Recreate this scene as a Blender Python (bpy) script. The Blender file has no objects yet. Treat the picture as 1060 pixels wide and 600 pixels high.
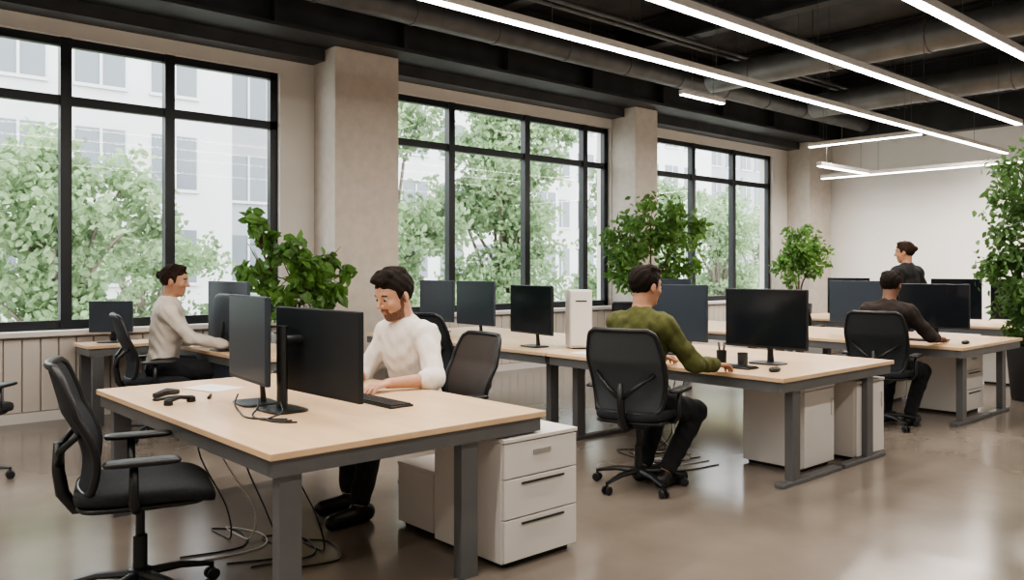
import bpy, bmesh, math, random
import numpy as np
from mathutils import Vector, Matrix, Quaternion
random.seed(7); np.random.seed(7)
scene=bpy.context.scene
COL=scene.collection
pi=math.pi

# ------------------------------------------------------------ materials
def mat(name,col,rough=0.5,metal=0.0,nscale=0,namt=0.0,bump=0.0,bscale=None,emit=0,stretch=None,spec=0.5,transl=0.0,coat=0.0,rvar=0.0):
    m=bpy.data.materials.new(name); m.use_nodes=True
    nt=m.node_tree; b=nt.nodes['Principled BSDF']
    b.inputs['Base Color'].default_value=(*col,1); b.inputs['Roughness'].default_value=rough
    b.inputs['Metallic'].default_value=metal
    b.inputs['Specular IOR Level'].default_value=spec
    b.inputs['Coat Weight'].default_value=coat
    if emit:
        b.inputs['Emission Color'].default_value=(*col,1); b.inputs['Emission Strength'].default_value=emit
    tc=nt.nodes.new('ShaderNodeTexCoord'); vec=tc.outputs['Object']
    if stretch:
        mp=nt.nodes.new('ShaderNodeMapping'); mp.inputs['Scale'].default_value=stretch
        nt.links.new(vec,mp.inputs['Vector']); vec=mp.outputs['Vector']
    if nscale:
        n=nt.nodes.new('ShaderNodeTexNoise'); n.inputs['Scale'].default_value=nscale; n.inputs['Detail'].default_value=5
        nt.links.new(vec,n.inputs['Vector'])
        r=nt.nodes.new('ShaderNodeValToRGB')
        r.color_ramp.elements[0].position=0.3; r.color_ramp.elements[1].position=0.7
        r.color_ramp.elements[0].color=(*[max(0,c*(1-namt)) for c in col],1)
        r.color_ramp.elements[1].color=(*[min(1,c*(1+namt)) for c in col],1)
        nt.links.new(n.outputs['Fac'],r.inputs['Fac']); nt.links.new(r.outputs['Color'],b.inputs['Base Color'])
        if rvar:
            mr=nt.nodes.new('ShaderNodeMapRange'); mr.inputs['To Min'].default_value=rough-rvar; mr.inputs['To Max'].default_value=rough+rvar
            nt.links.new(n.outputs['Fac'],mr.inputs['Value']); nt.links.new(mr.outputs['Result'],b.inputs['Roughness'])
    if bump:
        n2=nt.nodes.new('ShaderNodeTexNoise'); n2.inputs['Scale'].default_value=bscale or 60; n2.inputs['Detail'].default_value=4
        nt.links.new(vec,n2.inputs['Vector'])
        bp=nt.nodes.new('ShaderNodeBump'); bp.inputs['Strength'].default_value=bump; bp.inputs['Distance'].default_value=0.01
        nt.links.new(n2.outputs['Fac'],bp.inputs['Height']); nt.links.new(bp.outputs['Normal'],b.inputs['Normal'])
    if transl:
        out=nt.nodes['Material Output']; t=nt.nodes.new('ShaderNodeBsdfTranslucent'); t.inputs['Color'].default_value=(*[min(1,c*1.6) for c in col],1)
        mx=nt.nodes.new('ShaderNodeMixShader'); mx.inputs['Fac'].default_value=transl
        nt.links.new(b.outputs[0],mx.inputs[1]); nt.links.new(t.outputs[0],mx.inputs[2]); nt.links.new(mx.outputs[0],out.inputs['Surface'])
    return m
M={}
M['floor']=mat('polished_concrete',(0.192,0.163,0.137),0.19,nscale=0.9,namt=0.26,bump=0.03,bscale=5,rvar=0.08,spec=0.65)
M['wall']=mat('white_plaster',(0.70,0.67,0.63),0.8,nscale=2,namt=0.04,bump=0.05,bscale=40)
M['endwall']=mat('end_wall_plaster',(0.94,0.93,0.92),0.8,nscale=1.5,namt=0.02)
M['column']=mat('concrete_column',(0.55,0.50,0.45),0.85,nscale=9,namt=0.07,bump=0.25,bscale=25)
M['panel']=mat('sill_cladding',(0.58,0.53,0.48),0.6,nscale=3,namt=0.04)
M['dark']=mat('dark_painted_steel',(0.040,0.041,0.044),0.5,nscale=3,namt=0.3)
M['ceil']=mat('ceiling_black',(0.060,0.060,0.062),0.8,nscale=2,namt=0.4)
M['duct']=mat('duct_grey',(0.11,0.112,0.115),0.45,0.3,nscale=4,namt=0.2)
M['duct2']=mat('duct_pale',(0.20,0.205,0.21),0.45,0.4,nscale=4,namt=0.15)
M['frame']=mat('window_frame_charcoal',(0.014,0.017,0.021),0.4)
M['wood']=mat('light_maple',(0.66,0.465,0.29),0.42,nscale=3,namt=0.10,stretch=(3,0.4,3),bump=0.03,bscale=30,coat=0.1)
M['steel']=mat('desk_steel_grey',(0.15,0.153,0.158),0.45,0.35,nscale=8,namt=0.05)
M['white']=mat('white_laminate',(0.68,0.65,0.62),0.45,nscale=3,namt=0.02)
M['black']=mat('black_plastic',(0.011,0.012,0.014),0.38,nscale=12,namt=0.1)
M['fabric']=mat('black_fabric',(0.015,0.017,0.021),0.9,nscale=60,namt=0.3,bump=0.3,bscale=400)
M['mesh']=mat('chair_mesh',(0.018,0.022,0.028),0.8,nscale=300,namt=0.5,bump=0.4,bscale=500)
M['meshg']=mat('chair_mesh_grey',(0.045,0.052,0.058),0.75,nscale=300,namt=0.3,bump=0.4,bscale=500)
M['meshb']=mat('chair_mesh_taupe',(0.055,0.044,0.040),0.75,nscale=300,namt=0.3,bump=0.4,bscale=500)
M['screen']=mat('screen_glass',(0.010,0.013,0.017),0.13,spec=0.5)
M['screenb']=mat('screen_glass_blue',(0.026,0.038,0.055),0.3,spec=0.5)
M['bezel']=mat('monitor_shell',(0.011,0.014,0.018),0.42)
M['bezelb']=mat('monitor_shell_navy',(0.030,0.040,0.056),0.5)
M['shellw']=mat('computer_case_white',(0.62,0.60,0.58),0.45)
M['chrome']=mat('brushed_metal',(0.5,0.5,0.5),0.3,1.0)
M['led']=mat('led_diffuser',(1.0,0.96,0.90),0.5,emit=14)
M['skin']=mat('skin_light',(0.50,0.28,0.19),0.55,nscale=25,namt=0.10)
M['skin2']=mat('skin_tan',(0.42,0.22,0.14),0.55,nscale=25,namt=0.10)
M['skin3']=mat('skin_brown',(0.20,0.10,0.065),0.55,nscale=25,namt=0.10)
M['lip']=mat('lips',(0.38,0.16,0.13),0.5)
M['beard']=mat('beard_stubble',(0.15,0.082,0.056),0.9,nscale=150,namt=0.6)
M['hair']=mat('hair_dark',(0.012,0.0075,0.0055),0.75,nscale=60,namt=0.6,bump=0.6,bscale=90,stretch=(1,3,1),spec=.2)
M['hair2']=mat('hair_brown',(0.024,0.013,0.008),0.75,nscale=60,namt=0.6,bump=0.6,bscale=90,stretch=(1,3,1),spec=.2)
M['eyew']=mat('eye_white',(0.42,0.38,0.35),0.3)
M['iris']=mat('eye_iris',(0.02,0.012,0.008),0.15)
M['sweater']=mat('polo_white',(0.72,0.68,0.64),0.9,nscale=60,namt=0.05,bump=0.35,bscale=180,stretch=(1,1,0.25))
M['cream']=mat('shirt_cream',(0.60,0.54,0.48),0.9,nscale=10,namt=0.05,bump=0.2,bscale=150)
M['olive']=mat('sweater_olive',(0.082,0.088,0.026),0.95,nscale=30,namt=0.2,bump=0.3,bscale=200)
M['brownshirt']=mat('shirt_dark_brown',(0.028,0.020,0.018),0.95,nscale=10,namt=0.2)
M['blackshirt']=mat('shirt_black',(0.012,0.012,0.014),0.9)
M['pants']=mat('trousers_black',(0.012,0.013,0.016),0.9,nscale=20,namt=0.2)
M['denim']=mat('trousers_blue',(0.08,0.12,0.2),0.9,nscale=40,namt=0.15)
M['shoe']=mat('shoe_black',(0.01,0.01,0.01),0.4)
M['leaf']=mat('leaf_green',(0.095,0.195,0.045),0.45,nscale=5,namt=0.5,transl=0.3)
M['leaf2']=mat('leaf_dark',(0.065,0.14,0.038),0.45,nscale=4,namt=0.5,transl=0.28)
M['leafo']=mat('leaf_outdoor',(0.215,0.30,0.165),0.7,nscale=0.9,namt=0.5,transl=0.28)
M['bark']=mat('bark',(0.12,0.08,0.05),0.9,nscale=12,namt=0.3,bump=0.4)
M['barko']=mat('bark_outdoor',(0.20,0.17,0.14),0.9,nscale=6,namt=0.3)
M['pot']=mat('pot_black',(0.02,0.02,0.022),0.5)
M['potw']=mat('pot_grey',(0.35,0.34,0.33),0.6)
M['soil']=mat('soil',(0.04,0.025,0.015),1,nscale=30,namt=0.5)
M['bldg']=mat('building_pale',(0.52,0.52,0.53),0.8,nscale=0.5,namt=0.06)
M['bldg2']=mat('building_grey',(0.30,0.31,0.33),0.8,nscale=0.5,namt=0.1)
M['bwin']=mat('building_window',(0.15,0.17,0.19),0.2)
M['ground']=mat('outdoor_paving',(0.45,0.46,0.42),0.9,nscale=0.5,namt=0.2)
M['paper']=mat('paper',(0.8,0.79,0.77),0.8)
M['cablew']=mat('cable_white',(0.55,0.55,0.53),0.5)
M['mug']=mat('mug_ceramic',(0.03,0.035,0.04),0.25)
# window glass
g=bpy.data.materials.new('window_glass'); g.use_nodes=True; nt=g.node_tree; nt.nodes.clear()
o=nt.nodes.new('ShaderNodeOutputMaterial'); t=nt.nodes.new('ShaderNodeBsdfTransparent'); gl=nt.nodes.new('ShaderNodeBsdfGlossy')
gl.inputs['Roughness'].default_value=0.02; lw=nt.nodes.new('ShaderNodeLayerWeight'); lw.inputs['Blend'].default_value=0.5
pw_=nt.nodes.new('ShaderNodeMath'); pw_.operation='POWER'; pw_.inputs[1].default_value=5
ml_=nt.nodes.new('ShaderNodeMath'); ml_.operation='MULTIPLY_ADD'; ml_.inputs[1].default_value=.5; ml_.inputs[2].default_value=.02
mx=nt.nodes.new('ShaderNodeMixShader'); t.inputs['Color'].default_value=(0.96,0.98,0.98,1)
nt.links.new(lw.outputs['Facing'],pw_.inputs[0]); nt.links.new(pw_.outputs[0],ml_.inputs[0]); nt.links.new(ml_.outputs[0],mx.inputs[0])
nt.links.new(t.outputs[0],mx.inputs[1]); nt.links.new(gl.outputs[0],mx.inputs[2]); nt.links.new(mx.outputs[0],o.inputs[0])
M['glass']=g

# ------------------------------------------------------------ mesh builder
class MB:
    def __init__(s): s.v=[]; s.f=[]; s.m=[]
    def add(s,vs,fs,mi=0):
        n=len(s.v); s.v.extend([tuple(p) for p in vs]); s.f.extend([tuple(i+n for i in f) for f in fs]); s.m.extend([mi]*len(fs)); return s
    def box(s,x0,x1,y0,y1,z0,z1,mi=0):
        vs=[(x,y,z) for z in (z0,z1) for y in (y0,y1) for x in (x0,x1)]
        return s.add(vs,[(0,2,3,1),(4,5,7,6),(0,1,5,4),(2,6,7,3),(0,4,6,2),(1,3,7,5)],mi)
    def cyl(s,a,b,r1,r2=None,n=16,mi=0):
        return s.tube([a,b],[r1,r1 if r2 is None else r2],n,mi)
    def tube(s,pts,rad,n=8,mi=0,closed=False,flat=1.0):
        pts=[Vector(p) for p in pts]
        if not hasattr(rad,'__len__'): rad=[rad]*len(pts)
        L=len(pts); T=[]
        for i in range(L):
            if closed: t=pts[(i+1)%L]-pts[i-1]
            else: t=pts[min(i+1,L-1)]-pts[max(i-1,0)]
            T.append(t.normalized())
        up=Vector((0,0,1)) if abs(T[0].z)<0.9 else Vector((1,0,0))
        N=(up-T[0]*up.dot(T[0])).normalized(); vs=[]
        for i in range(L):
            if i: 
                N=(N-T[i]*N.dot(T[i])); N=N.normalized() if N.length>1e-6 else Vector((1,0,0))
            B=T[i].cross(N)
            for k in range(n):
                a=2*pi*k/n; vs.append(pts[i]+(N*math.cos(a)*flat+B*math.sin(a))*rad[i])
        fs=[]
        for i in range(L if closed else L-1):
            j=(i+1)%L
            for k in range(n):
                k2=(k+1)%n; fs.append((i*n+k,i*n+k2,j*n+k2,j*n+k))
        if not closed:
            fs.append(tuple(range(n-1,-1,-1))); fs.append(tuple((L-1)*n+k for k in range(n)))
        return s.add(vs,fs,mi)
    def superell(s,c,r,e1=0.3,e2=0.3,n=32,m=16,fn=None,mi=0):
        vs=[];fs=[]
        pw=lambda a,e: math.copysign(abs(a)**e,a)
        for i in range(m+1):
            et=-pi/2+pi*i/m
            for j in range(n):
                w=2*pi*j/n
                p=[r[0]*pw(math.cos(et),e1)*pw(math.cos(w),e2),r[1]*pw(math.cos(et),e1)*pw(math.sin(w),e2),r[2]*pw(math.sin(et),e1)]
                if fn: p=fn(*p)
                vs.append((p[0]+c[0],p[1]+c[1],p[2]+c[2]))
        for i in range(m):
            for j in range(n):
                j2=(j+1)%n; fs.append((i*n+j,i*n+j2,(i+1)*n+j2,(i+1)*n+j))
        return s.add(vs,fs,mi)
    def lathe(s,prof,n=24,mi=0,c=(0,0,0)):
        vs=[(c[0]+r*math.cos(2*pi*k/n),c[1]+r*math.sin(2*pi*k/n),c[2]+z) for r,z in prof for k in range(n)]
        fs=[(i*n+k,i*n+(k+1)%n,(i+1)*n+(k+1)%n,(i+1)*n+k) for i in range(len(prof)-1) for k in range(n)]
        fs.append(tuple(range(n-1,-1,-1))); fs.append(tuple((len(prof)-1)*n+k for k in range(n)))
        return s.add(vs,fs,mi)
    def obj(s,name,mats,parent=None,loc=(0,0,0),rot=0,smooth=False,bevel=0,**props):
        me=bpy.data.meshes.new(name); me.from_pydata(s.v,[],s.f)
        if not isinstance(mats,(list,tuple)): mats=[mats]
        for m in mats: me.materials.append(M[m] if isinstance(m,str) else m)
        me.polygons.foreach_set('material_index',s.m)
        bm=bmesh.new(); bm.from_mesh(me); bmesh.ops.remove_doubles(bm,verts=bm.verts,dist=1e-6); bmesh.ops.recalc_face_normals(bm,faces=bm.faces); bm.to_mesh(me); bm.free()
        if smooth: me.shade_smooth()
        ob=bpy.data.objects.new(name,me); COL.objects.link(ob)
        if parent: ob.parent=parent
        ob.location=loc; ob.rotation_euler=(0,0,rot)
        if bevel:
            md=ob.modifiers.new('bevel','BEVEL'); md.width=bevel; md.segments=2; md.limit_method='ANGLE'; md.angle_limit=math.radians(40)
        if smooth=='auto':
            md=ob.modifiers.new('wn','WEIGHTED_NORMAL') ; md.keep_sharp=True
            for p in me.polygons: p.use_smooth=True
            try: me.set_sharp_from_angle(angle=math.radians(40))
            except Exception: pass
        for k,v in props.items(): ob[k]=v
        return ob
def thing(name,label,category,loc=(0,0,0),rot=0,group=None):
    e=bpy.data.objects.new(name,None); e.empty_display_size=0.1; COL.objects.link(e)
    e.location=loc; e.rotation_euler=(0,0,rot); e['label']=label; e['category']=category
    if group: e['group']=group
    return e
def instance(root,loc,rot=0,label=None,sc=None):
    def cp(o,par):
        c=o.copy(); COL.objects.link(c)
        if par is not None: c.parent=par
        for ch in list(o.children): cp(ch,c)
        return c
    r=cp(root,None); r.location=loc; r.rotation_euler=(0,0,rot); r.scale=sc or (1,1,1)
    if label: r['label']=label
    return r

# ------------------------------------------------------------ camera
cd=bpy.data.cameras.new('camera'); cam=bpy.data.objects.new('camera',cd); COL.objects.link(cam)
F=857.0; HZ=278.0; H=1.45
cd.sensor_width=36; cd.lens=F/1060*36; cd.shift_y=-(300-HZ)/1060; cd.clip_start=0.05; cd.clip_end=300
cam.location=(0,0,H); cam.rotation_euler=(pi/2,0,-math.atan2(0.666,0.746))
scene.camera=cam

# ------------------------------------------------------------ room
ST=dict(kind='structure')
U0,U1,V0,V1=-3.0,16.5,-3.0,8.9
MB().box(U0-.3,U1+.3,V0-.3,V1+.3,-.2,0).obj('floor','floor',**ST)
MB().box(U0-.3,U1+.3,V0-.3,V1+.3,5.0,5.2).obj('ceiling','ceil',**ST)
wins=[(0.1,4.36,[1.1,2.14,3.135]),(5.5,10.08,[6.89,8.29,9.53]),(11.2,14.96,[12.37,13.66])]
SILL,TOP,TR=0.857,3.71,3.10
w=MB()
prev=U0
for a,b,_ in wins:
    w.box(prev,a,V1,V1+.3,SILL-.04,TOP); prev=b
w.box(prev,U1,V1,V1+.3,SILL-.04,TOP)
w.box(U0,U1,V1,V1+.3,0,SILL-.04); w.box(U0,U1,V1,V1+.3,TOP,5.0)
w.obj('wall_window','wall',**ST)
MB().box(U1,U1+.3,V0,V1+.3,0,5).obj('wall_end','endwall',**ST)
MB().box(U0,U1,V0-.3,V0,0,5).obj('wall_inner','wall',**ST)
MB().box(U0-.3,U0,V0,V1+.3,0,5).obj('wall_back','wall',**ST)
for i,(a,b,ms) in enumerate(wins):
    f=MB(); y0,y1=V1+.06,V1+.14
    f.box(a,b,y0,y1,SILL,SILL+.09); f.box(a,b,y0,y1,TOP-.08,TOP); f.box(a,a+.09,y0,y1,SILL,TOP); f.box(b-.09,b,y0,y1,SILL,TOP)
    f.box(a,b,y0,y1,TR-.045,TR+.045)
    for m_ in ms: f.box(m_-.05,m_+.05,y0-.02,y1,SILL,TOP)
    fo=f.obj('window_%d'%(i+1),'frame',**ST)
    MB().add([(a+.02,V1+.1,SILL+.02),(b-.02,V1+.1,SILL+.02),(b-.02,V1+.1,TOP-.02),(a+.02,V1+.1,TOP-.02)],[(0,1,2,3)]).obj('glass','glass',parent=fo)
# sill ledge and cladding boards
s=MB(); s.box(U0,4.78,V1-.12,V1+.06,SILL-.05,SILL); s.box(5.67,10.09,V1-.12,V1+.06,SILL-.05,SILL); s.box(10.66,15.48,V1-.12,V1+.06,SILL-.05,SILL)
s.obj('trim_1','white',bevel=.006,**ST)
s=MB()
for a,b in ((-2.9,4.75),(5.7,10.05),(10.7,15.45)):
    x=a
    while x<b-.1:
        s.box(x,min(x+.145,b),V1-.045,V1-.001,.10,SILL-.07); x+=.155
s.obj('trim_2','panel',bevel=.006,**ST)
s=MB(); s.box(U0,15.48,V1-.06,V1-.001,0,.095); s.obj('baseboard_window','white',**ST)
s=MB(); s.box(U1-.03,U1-.001,V0,8.38,0,.1); s.obj('baseboard_end','white',**ST)
# columns
for i,(a,b) in enumerate(((4.79,5.66),(10.10,10.65),(15.5,16.38))):
    MB().box(a,b,8.4,8.899,0,3.999).obj('trim_%d'%(i+3),'column',bevel=.012,**ST)
# dark perimeter beam above windows, with flanges
s=MB(); s.box(U0,U1,8.25,8.895,4.0,4.98); s.box(U0,U1,8.10,8.25,4.0,4.04); s.box(U0,U1,8.10,8.25,4.42,4.46)
x=U0+.4
while x<U1: 
    s.box(x,x+.03,8.12,8.25,4.04,4.42); x+=1.63
for a,b in ((U0,4.78),(5.67,10.09),(10.66,15.49)): s.box(a,b,8.62,8.895,3.86,3.999)
s.obj('trim_6','dark',**ST)
# cross beams (along v) and longitudinal
n=7
for u in (1.2,3.9,6.6,9.3,12.0,14.7):
    s=MB(); s.box(u-.10,u+.10,V0,8.09,4.58,4.62); s.box(u-.02,u+.02,V0,8.09,4.62,4.95); s.box(u-.10,u+.10,V0,8.09,4.95,4.99)
    s.obj('trim_%d'%n,'dark',**ST); n+=1
s=MB(); s.box(16.25,16.49,V0,8.09,4.0,4.56); s.obj('trim_%d'%n,'dark',**ST); n+=1
# ducts / pipes
def duct(lbl,pts,r,m,nm='air_duct',cat='air duct',rings=True):
    t=thing(nm,lbl,cat,(0,0,0))
    MB().tube(pts,r,20).obj('duct_pipe',m,parent=t,smooth='auto')
    a,b=Vector(pts[0]),Vector(pts[-1]); L=(b-a).length; d=(b-a).normalized(); k=1.0
    while rings and k<L-.2:
        MB().tube([a+d*(k-.02),a+d*(k+.02)],r*1.06,20).obj('joint_ring',m,parent=t,smooth='auto'); k+=1.2
    k=1.5
    while k<L:
        p=a+d*k; MB().cyl(p+Vector((0,0,r*.9)),(p.x,p.y,4.999),.006,n=6).obj('hanger_rod','steel',parent=t); k+=2.4
    return t
duct('round galvanised air duct hung under the dark ceiling',[(10.4,-2.9,4.25),(10.4,7.2,4.25)],.19,'duct2')
duct('round grey air duct hung under the dark ceiling',[(13.4,-2.9,4.25),(13.4,7.2,4.25)],.2,'duct2')
duct('long dark round duct running along the windows',[(U0+.1,7.6,4.3),(16.1,7.6,4.3)],.14,'duct')
for v in (6.9,6.75,5.7,1.9):
    duct('thin dark pipe running under the ceiling',[(U0+.1,v,4.53),(16.1,v,4.53)],.028,'duct','ceiling_pipe','pipe',False)
# linear LED lights
def led(a,b,z,label,power,width=.07):
    a=Vector((*a,z)); b=Vector((*b,z)); L=(b-a).length; ang=math.atan2(b.y-a.y,b.x-a.x); c=(a+b)/2
    t=thing('linear_pendant_light',label,'ceiling light',c,ang,group='linear pendant lights')
    MB().box(-L/2,L/2,-width/2-.012,width/2+.012,.012,.075).obj('housing','white',parent=t,bevel=.004)
    MB().box(-L/2+.01,L/2-.01,-width/2,width/2,0,.02).obj('diffuser','led',parent=t)
    k=-L/2+.25
    while k<L/2: MB().cyl((k,0,.07),(k,0,4.99-z),.003,n=5).obj('suspension_cable','steel',parent=t); k+=min(2.4,(L-.5) if L<3 else 2.4)
    ld=bpy.data.lights.new('led_lamp','AREA'); ld.shape='RECTANGLE'; ld.size=L-.1; ld.size_y=width*.9; ld.energy=power*L; ld.color=(1,.90,.79)
    lo=bpy.data.objects.new('lamp',ld); COL.objects.link(lo); lo.parent=t; lo.location=(0,0,-.006)
LB='long slim white LED strip light hanging from ceiling'
led((-2.5,5.03),(16.05,5.03),3.45,LB,8.5)
led((-2.5,3.90),(12.97,3.90),3.45,LB,8.5)
led((-2.5,2.63),(12.97,2.63),3.45,LB,8.5)
led((-2.5,0.4),(12.97,0.4),3.45,LB,8)
led((12.8,5.15),(12.8,6.95),3.45,'short white LED strip light hanging crosswise',12)
led((12.6,6.67),(14.3,6.67),3.1,'short white LED strip light hanging lower',12)
led((14.45,1.5),(14.45,7.6),3.1,'white LED strip light hanging before the white wall',18)
led((9.4,7.0),(10.4,7.0),3.86,'short white LED strip light near the windows',3)

# ------------------------------------------------------------ foliage
def leaves(name,m,pos,size,parent=None,loc=(0,0,0),droop=.4,wid=.5,**kw):
    pos=np.array(pos); n=len(pos)
    d=np.random.normal(size=(n,3)); d[:,2]-=droop; d/=np.linalg.norm(d,axis=1)[:,None]
    q=np.random.normal(size=(n,3)); q[:,2]*=.4; s=np.cross(d,q); s/=np.linalg.norm(s,axis=1)[:,None]; nn=np.cross(d,s)
    L=(size*np.random.uniform(.65,1.3,n))[:,None]; W=L*wid
    P=[pos,pos+d*L*.3+s*W*.5+nn*L*.06,pos+d*L*.65+s*W*.42+nn*L*.05,pos+d*L-nn*L*.05,pos+d*L*.65-s*W*.42+nn*L*.05,pos+d*L*.3-s*W*.5+nn*L*.06]
    V=np.stack(P,1).reshape(-1,3); base=np.arange(n)*6
    Fc=np.concatenate([np.stack([base,base+1,base+2,base+3],1),np.stack([base,base+3,base+4,base+5],1)])
    me=bpy.data.meshes.new(name); me.from_pydata(V.tolist(),[],Fc.tolist()); me.materials.append(M[m])
    ob=bpy.data.objects.new(name,me); COL.objects.link(ob); ob.parent=parent; ob.location=loc
    for k,v in kw.items(): ob[k]=v
    return ob
def blob(c,r,n,shell=.5):
    k=max(4,n//22)
    d=np.random.normal(size=(k,3)); d/=np.linalg.norm(d,axis=1)[:,None]
    rr=(np.random.uniform(shell**2,1,k))**.5
    cen=np.array(c)+d*rr[:,None]*np.array(r)
    idx=np.random.randint(0,k,n)
    return (cen[idx]+np.random.normal(size=(n,3))*np.array(r)*.14).tolist()
def potted(name,label,cat,loc,pot_r,pot_h,trunk_h,blobs,leafsize,leafn,potm,leafm,wid=.5,droop=.5):
    t=thing(name,label,cat,loc)
    MB().lathe([(pot_r*.75,0),(pot_r*.8,.01),(pot_r,pot_h-.02),(pot_r,pot_h),(pot_r*.92,pot_h),(pot_r*.9,pot_h-.05)],28).obj('pot',potm,parent=t,smooth='auto')
    MB().lathe([(pot_r*.9,pot_h-.08),(pot_r*.9,pot_h-.04)],20).obj('soil','soil',parent=t)
    s=MB(); pts=[]
    for (c,r,fr) in blobs:
        b0=Vector((random.uniform(-.03,.03),random.uniform(-.03,.03),pot_h-.06)); c=Vector(c)
        mid=Vector((c.x*.25,c.y*.25,trunk_h)); 
        path=[b0.lerp(mid,k/4)+Vector((random.uniform(-.01,.01),random.uniform(-.01,.01),0)) for k in range(5)]+[mid.lerp(c,k/4) for k in range(1,5)]
        s.tube(path,[.022-.0018*k for k in range(len(path))],7)
        for q in range(7):
            e=c+Vector((random.uniform(-1,1)*r[0]*.8,random.uniform(-1,1)*r[1]*.8,random.uniform(-.6,.9)*r[2]))
            s.tube([path[-2],path[-2].lerp(e,.5)+Vector((0,0,.03)),e],[.007,.005,.003],5)
        pts+=blob(c,r,int(leafn*fr))
    s.obj('stem','bark',parent=t,smooth=True)
    leaves('foliage',leafm,pts,leafsize,parent=t,wid=wid,droop=droop,kind='stuff')
    return t
potted('potted_pothos','leafy green pothos in a grey pot by the window','plant',(3.94,7.78,0),.2,.80,1.1,
   [((0,0,1.40),(.34,.30,.30),.32),((-.30,.20,1.82),(.14,.14,.24),.10),((-.32,.10,1.45),(.2,.2,.30),.12),((.28,-.2,1.45),(.24,.24,.30),.22),((.05,.02,1.64),(.24,.2,.16),.08),((.1,-.1,1.10),(.38,.3,.24),.2)],.12,860,'potw','leaf',wid=.68,droop=.9)
potted('potted_ficus','round bushy green ficus tree by the window','plant',(9.55,7.66,0),.24,.5,1.3,
   [((0,0,2.1),(.52,.5,.46),.3),((-.45,.1,1.75),(.32,.3,.42),.2),((.25,-.3,1.85),(.36,.34,.5),.25),((-.1,0,1.4),(.48,.45,.3),.15),((.3,-.2,1.35),(.33,.33,.3),.1)],.10,2700,'pot','leaf')
potted('potted_ficus','small bushy plant on a tall pot beside the column','plant',(14.35,8.0,0),.24,.8,1.2,
   [((0,0,1.85),(.42,.4,.38),.5),((.2,-.2,1.6),(.38,.3,.3),.25),((-.2,.1,1.5),(.36,.3,.35),.25)],.10,1600,'pot','leaf')
potted('potted_ficus','tall leafy indoor tree in a black pot','plant',(10.38,3.00,0),.25,.6,1.1,
   [((.05,.05,2.45),(.36,.38,.45),.2),((.05,.0,1.85),(.44,.48,.5),.35),((-.05,.1,1.3),(.46,.44,.4),.25),((.1,-.05,.9),(.40,.40,.3),.2)],.09,3600,'pot','leaf2')

# ------------------------------------------------------------ outdoors
MB().box(-40,70,9.3,90,-3.2,-3.0).obj('ground','ground',kind='structure')
def tree(loc,h,r,n,label):
    t=thing('street_tree',label,'tree',loc,group='street trees')
    s=MB(); s.tube([(0,0,0),(.1,0,h*.4),(-.05,.1,h*.7),(0,0,h*.92)],[.16,.12,.08,.03],10)
    pts=[]
    for k in range(20):
        a=random.uniform(0,2*pi); rr=random.uniform(.1,.8)*r; z=h*random.uniform(.40,.98)
        c=Vector((rr*math.cos(a),rr*math.sin(a),z)); s.tube([(0,0,h*random.uniform(.3,.55)),c*.6+Vector((0,0,z*.3)),c],[.05,.035,.015],6)
        pts+=blob(c,(r*.42,r*.42,r*.34),n//20,.1)
    s.obj('trunk','barko',parent=t,smooth=True)
    leaves('foliage','leafo',pts,.15,parent=t,kind='stuff',wid=.6)
tree((-.9,15.6,-3),9.6,2.3,17000,'leafy green street tree outside the window')
tree((3.5,15.2,-3),6.4,1.8,10000,'smaller leafy green tree outside the window')
tree((6.6,20.5,-3),5.2,1.9,8000,'smaller leafy green tree outside the window')
tree((9.4,14.5,-3),8.2,1.9,13000,'leafy green street tree outside the window')
tree((13.6,15.5,-3),9.0,2.1,15000,'leafy green street tree outside the window')
tree((18.3,15.5,-3),7.6,1.9,10000,'leafy green street tree outside the window')
tree((23.6,16,-3),7.2,2.1,9000,'leafy green street tree outside the window')
tree((29.4,18,-3),6.6,2.0,6000,'leafy green street tree outside the window')
def building(x0,x1,y,hh,m,label,fl=3.0,bay=2.2):
    t=thing('office_building',label,'building',(x0,y,-3))
    W=x1-x0; MB().box(0,W,0,6,0,hh).obj('facade',m,parent=t)
    s=MB(); s2=MB(); z=1.0
    while z+1.7<hh:
        x=.5
        while x+1.4<W:
            s.box(x,x+1.4,-.04,0.02,z,z+1.7); s2.box(x-.08,x+1.48,-.1,0,z-.1,z); s2.box(x+.66,x+.74,-.08,-.03,z,z+1.7); x+=bay
        z+=fl
    s.obj('window_pane','bwin',parent=t,kind='stuff'); s2.obj('window_sill','bldg',parent=t,kind='stuff')
building(-12,1.5,30,9,'bldg','pale low office building across the street')
building(4,11.5,27,22,'bldg','pale multi-storey building across the street')
building(12.2,17,30,26,'bldg2','grey multi-storey building across the street')
building(22,33,33,20,'bldg','white multi-storey building across the street')
building(35,52,36,24,'bldg','white multi-storey building across the street')
building(55,70,40,20,'bldg2','grey building further down the street')

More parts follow.
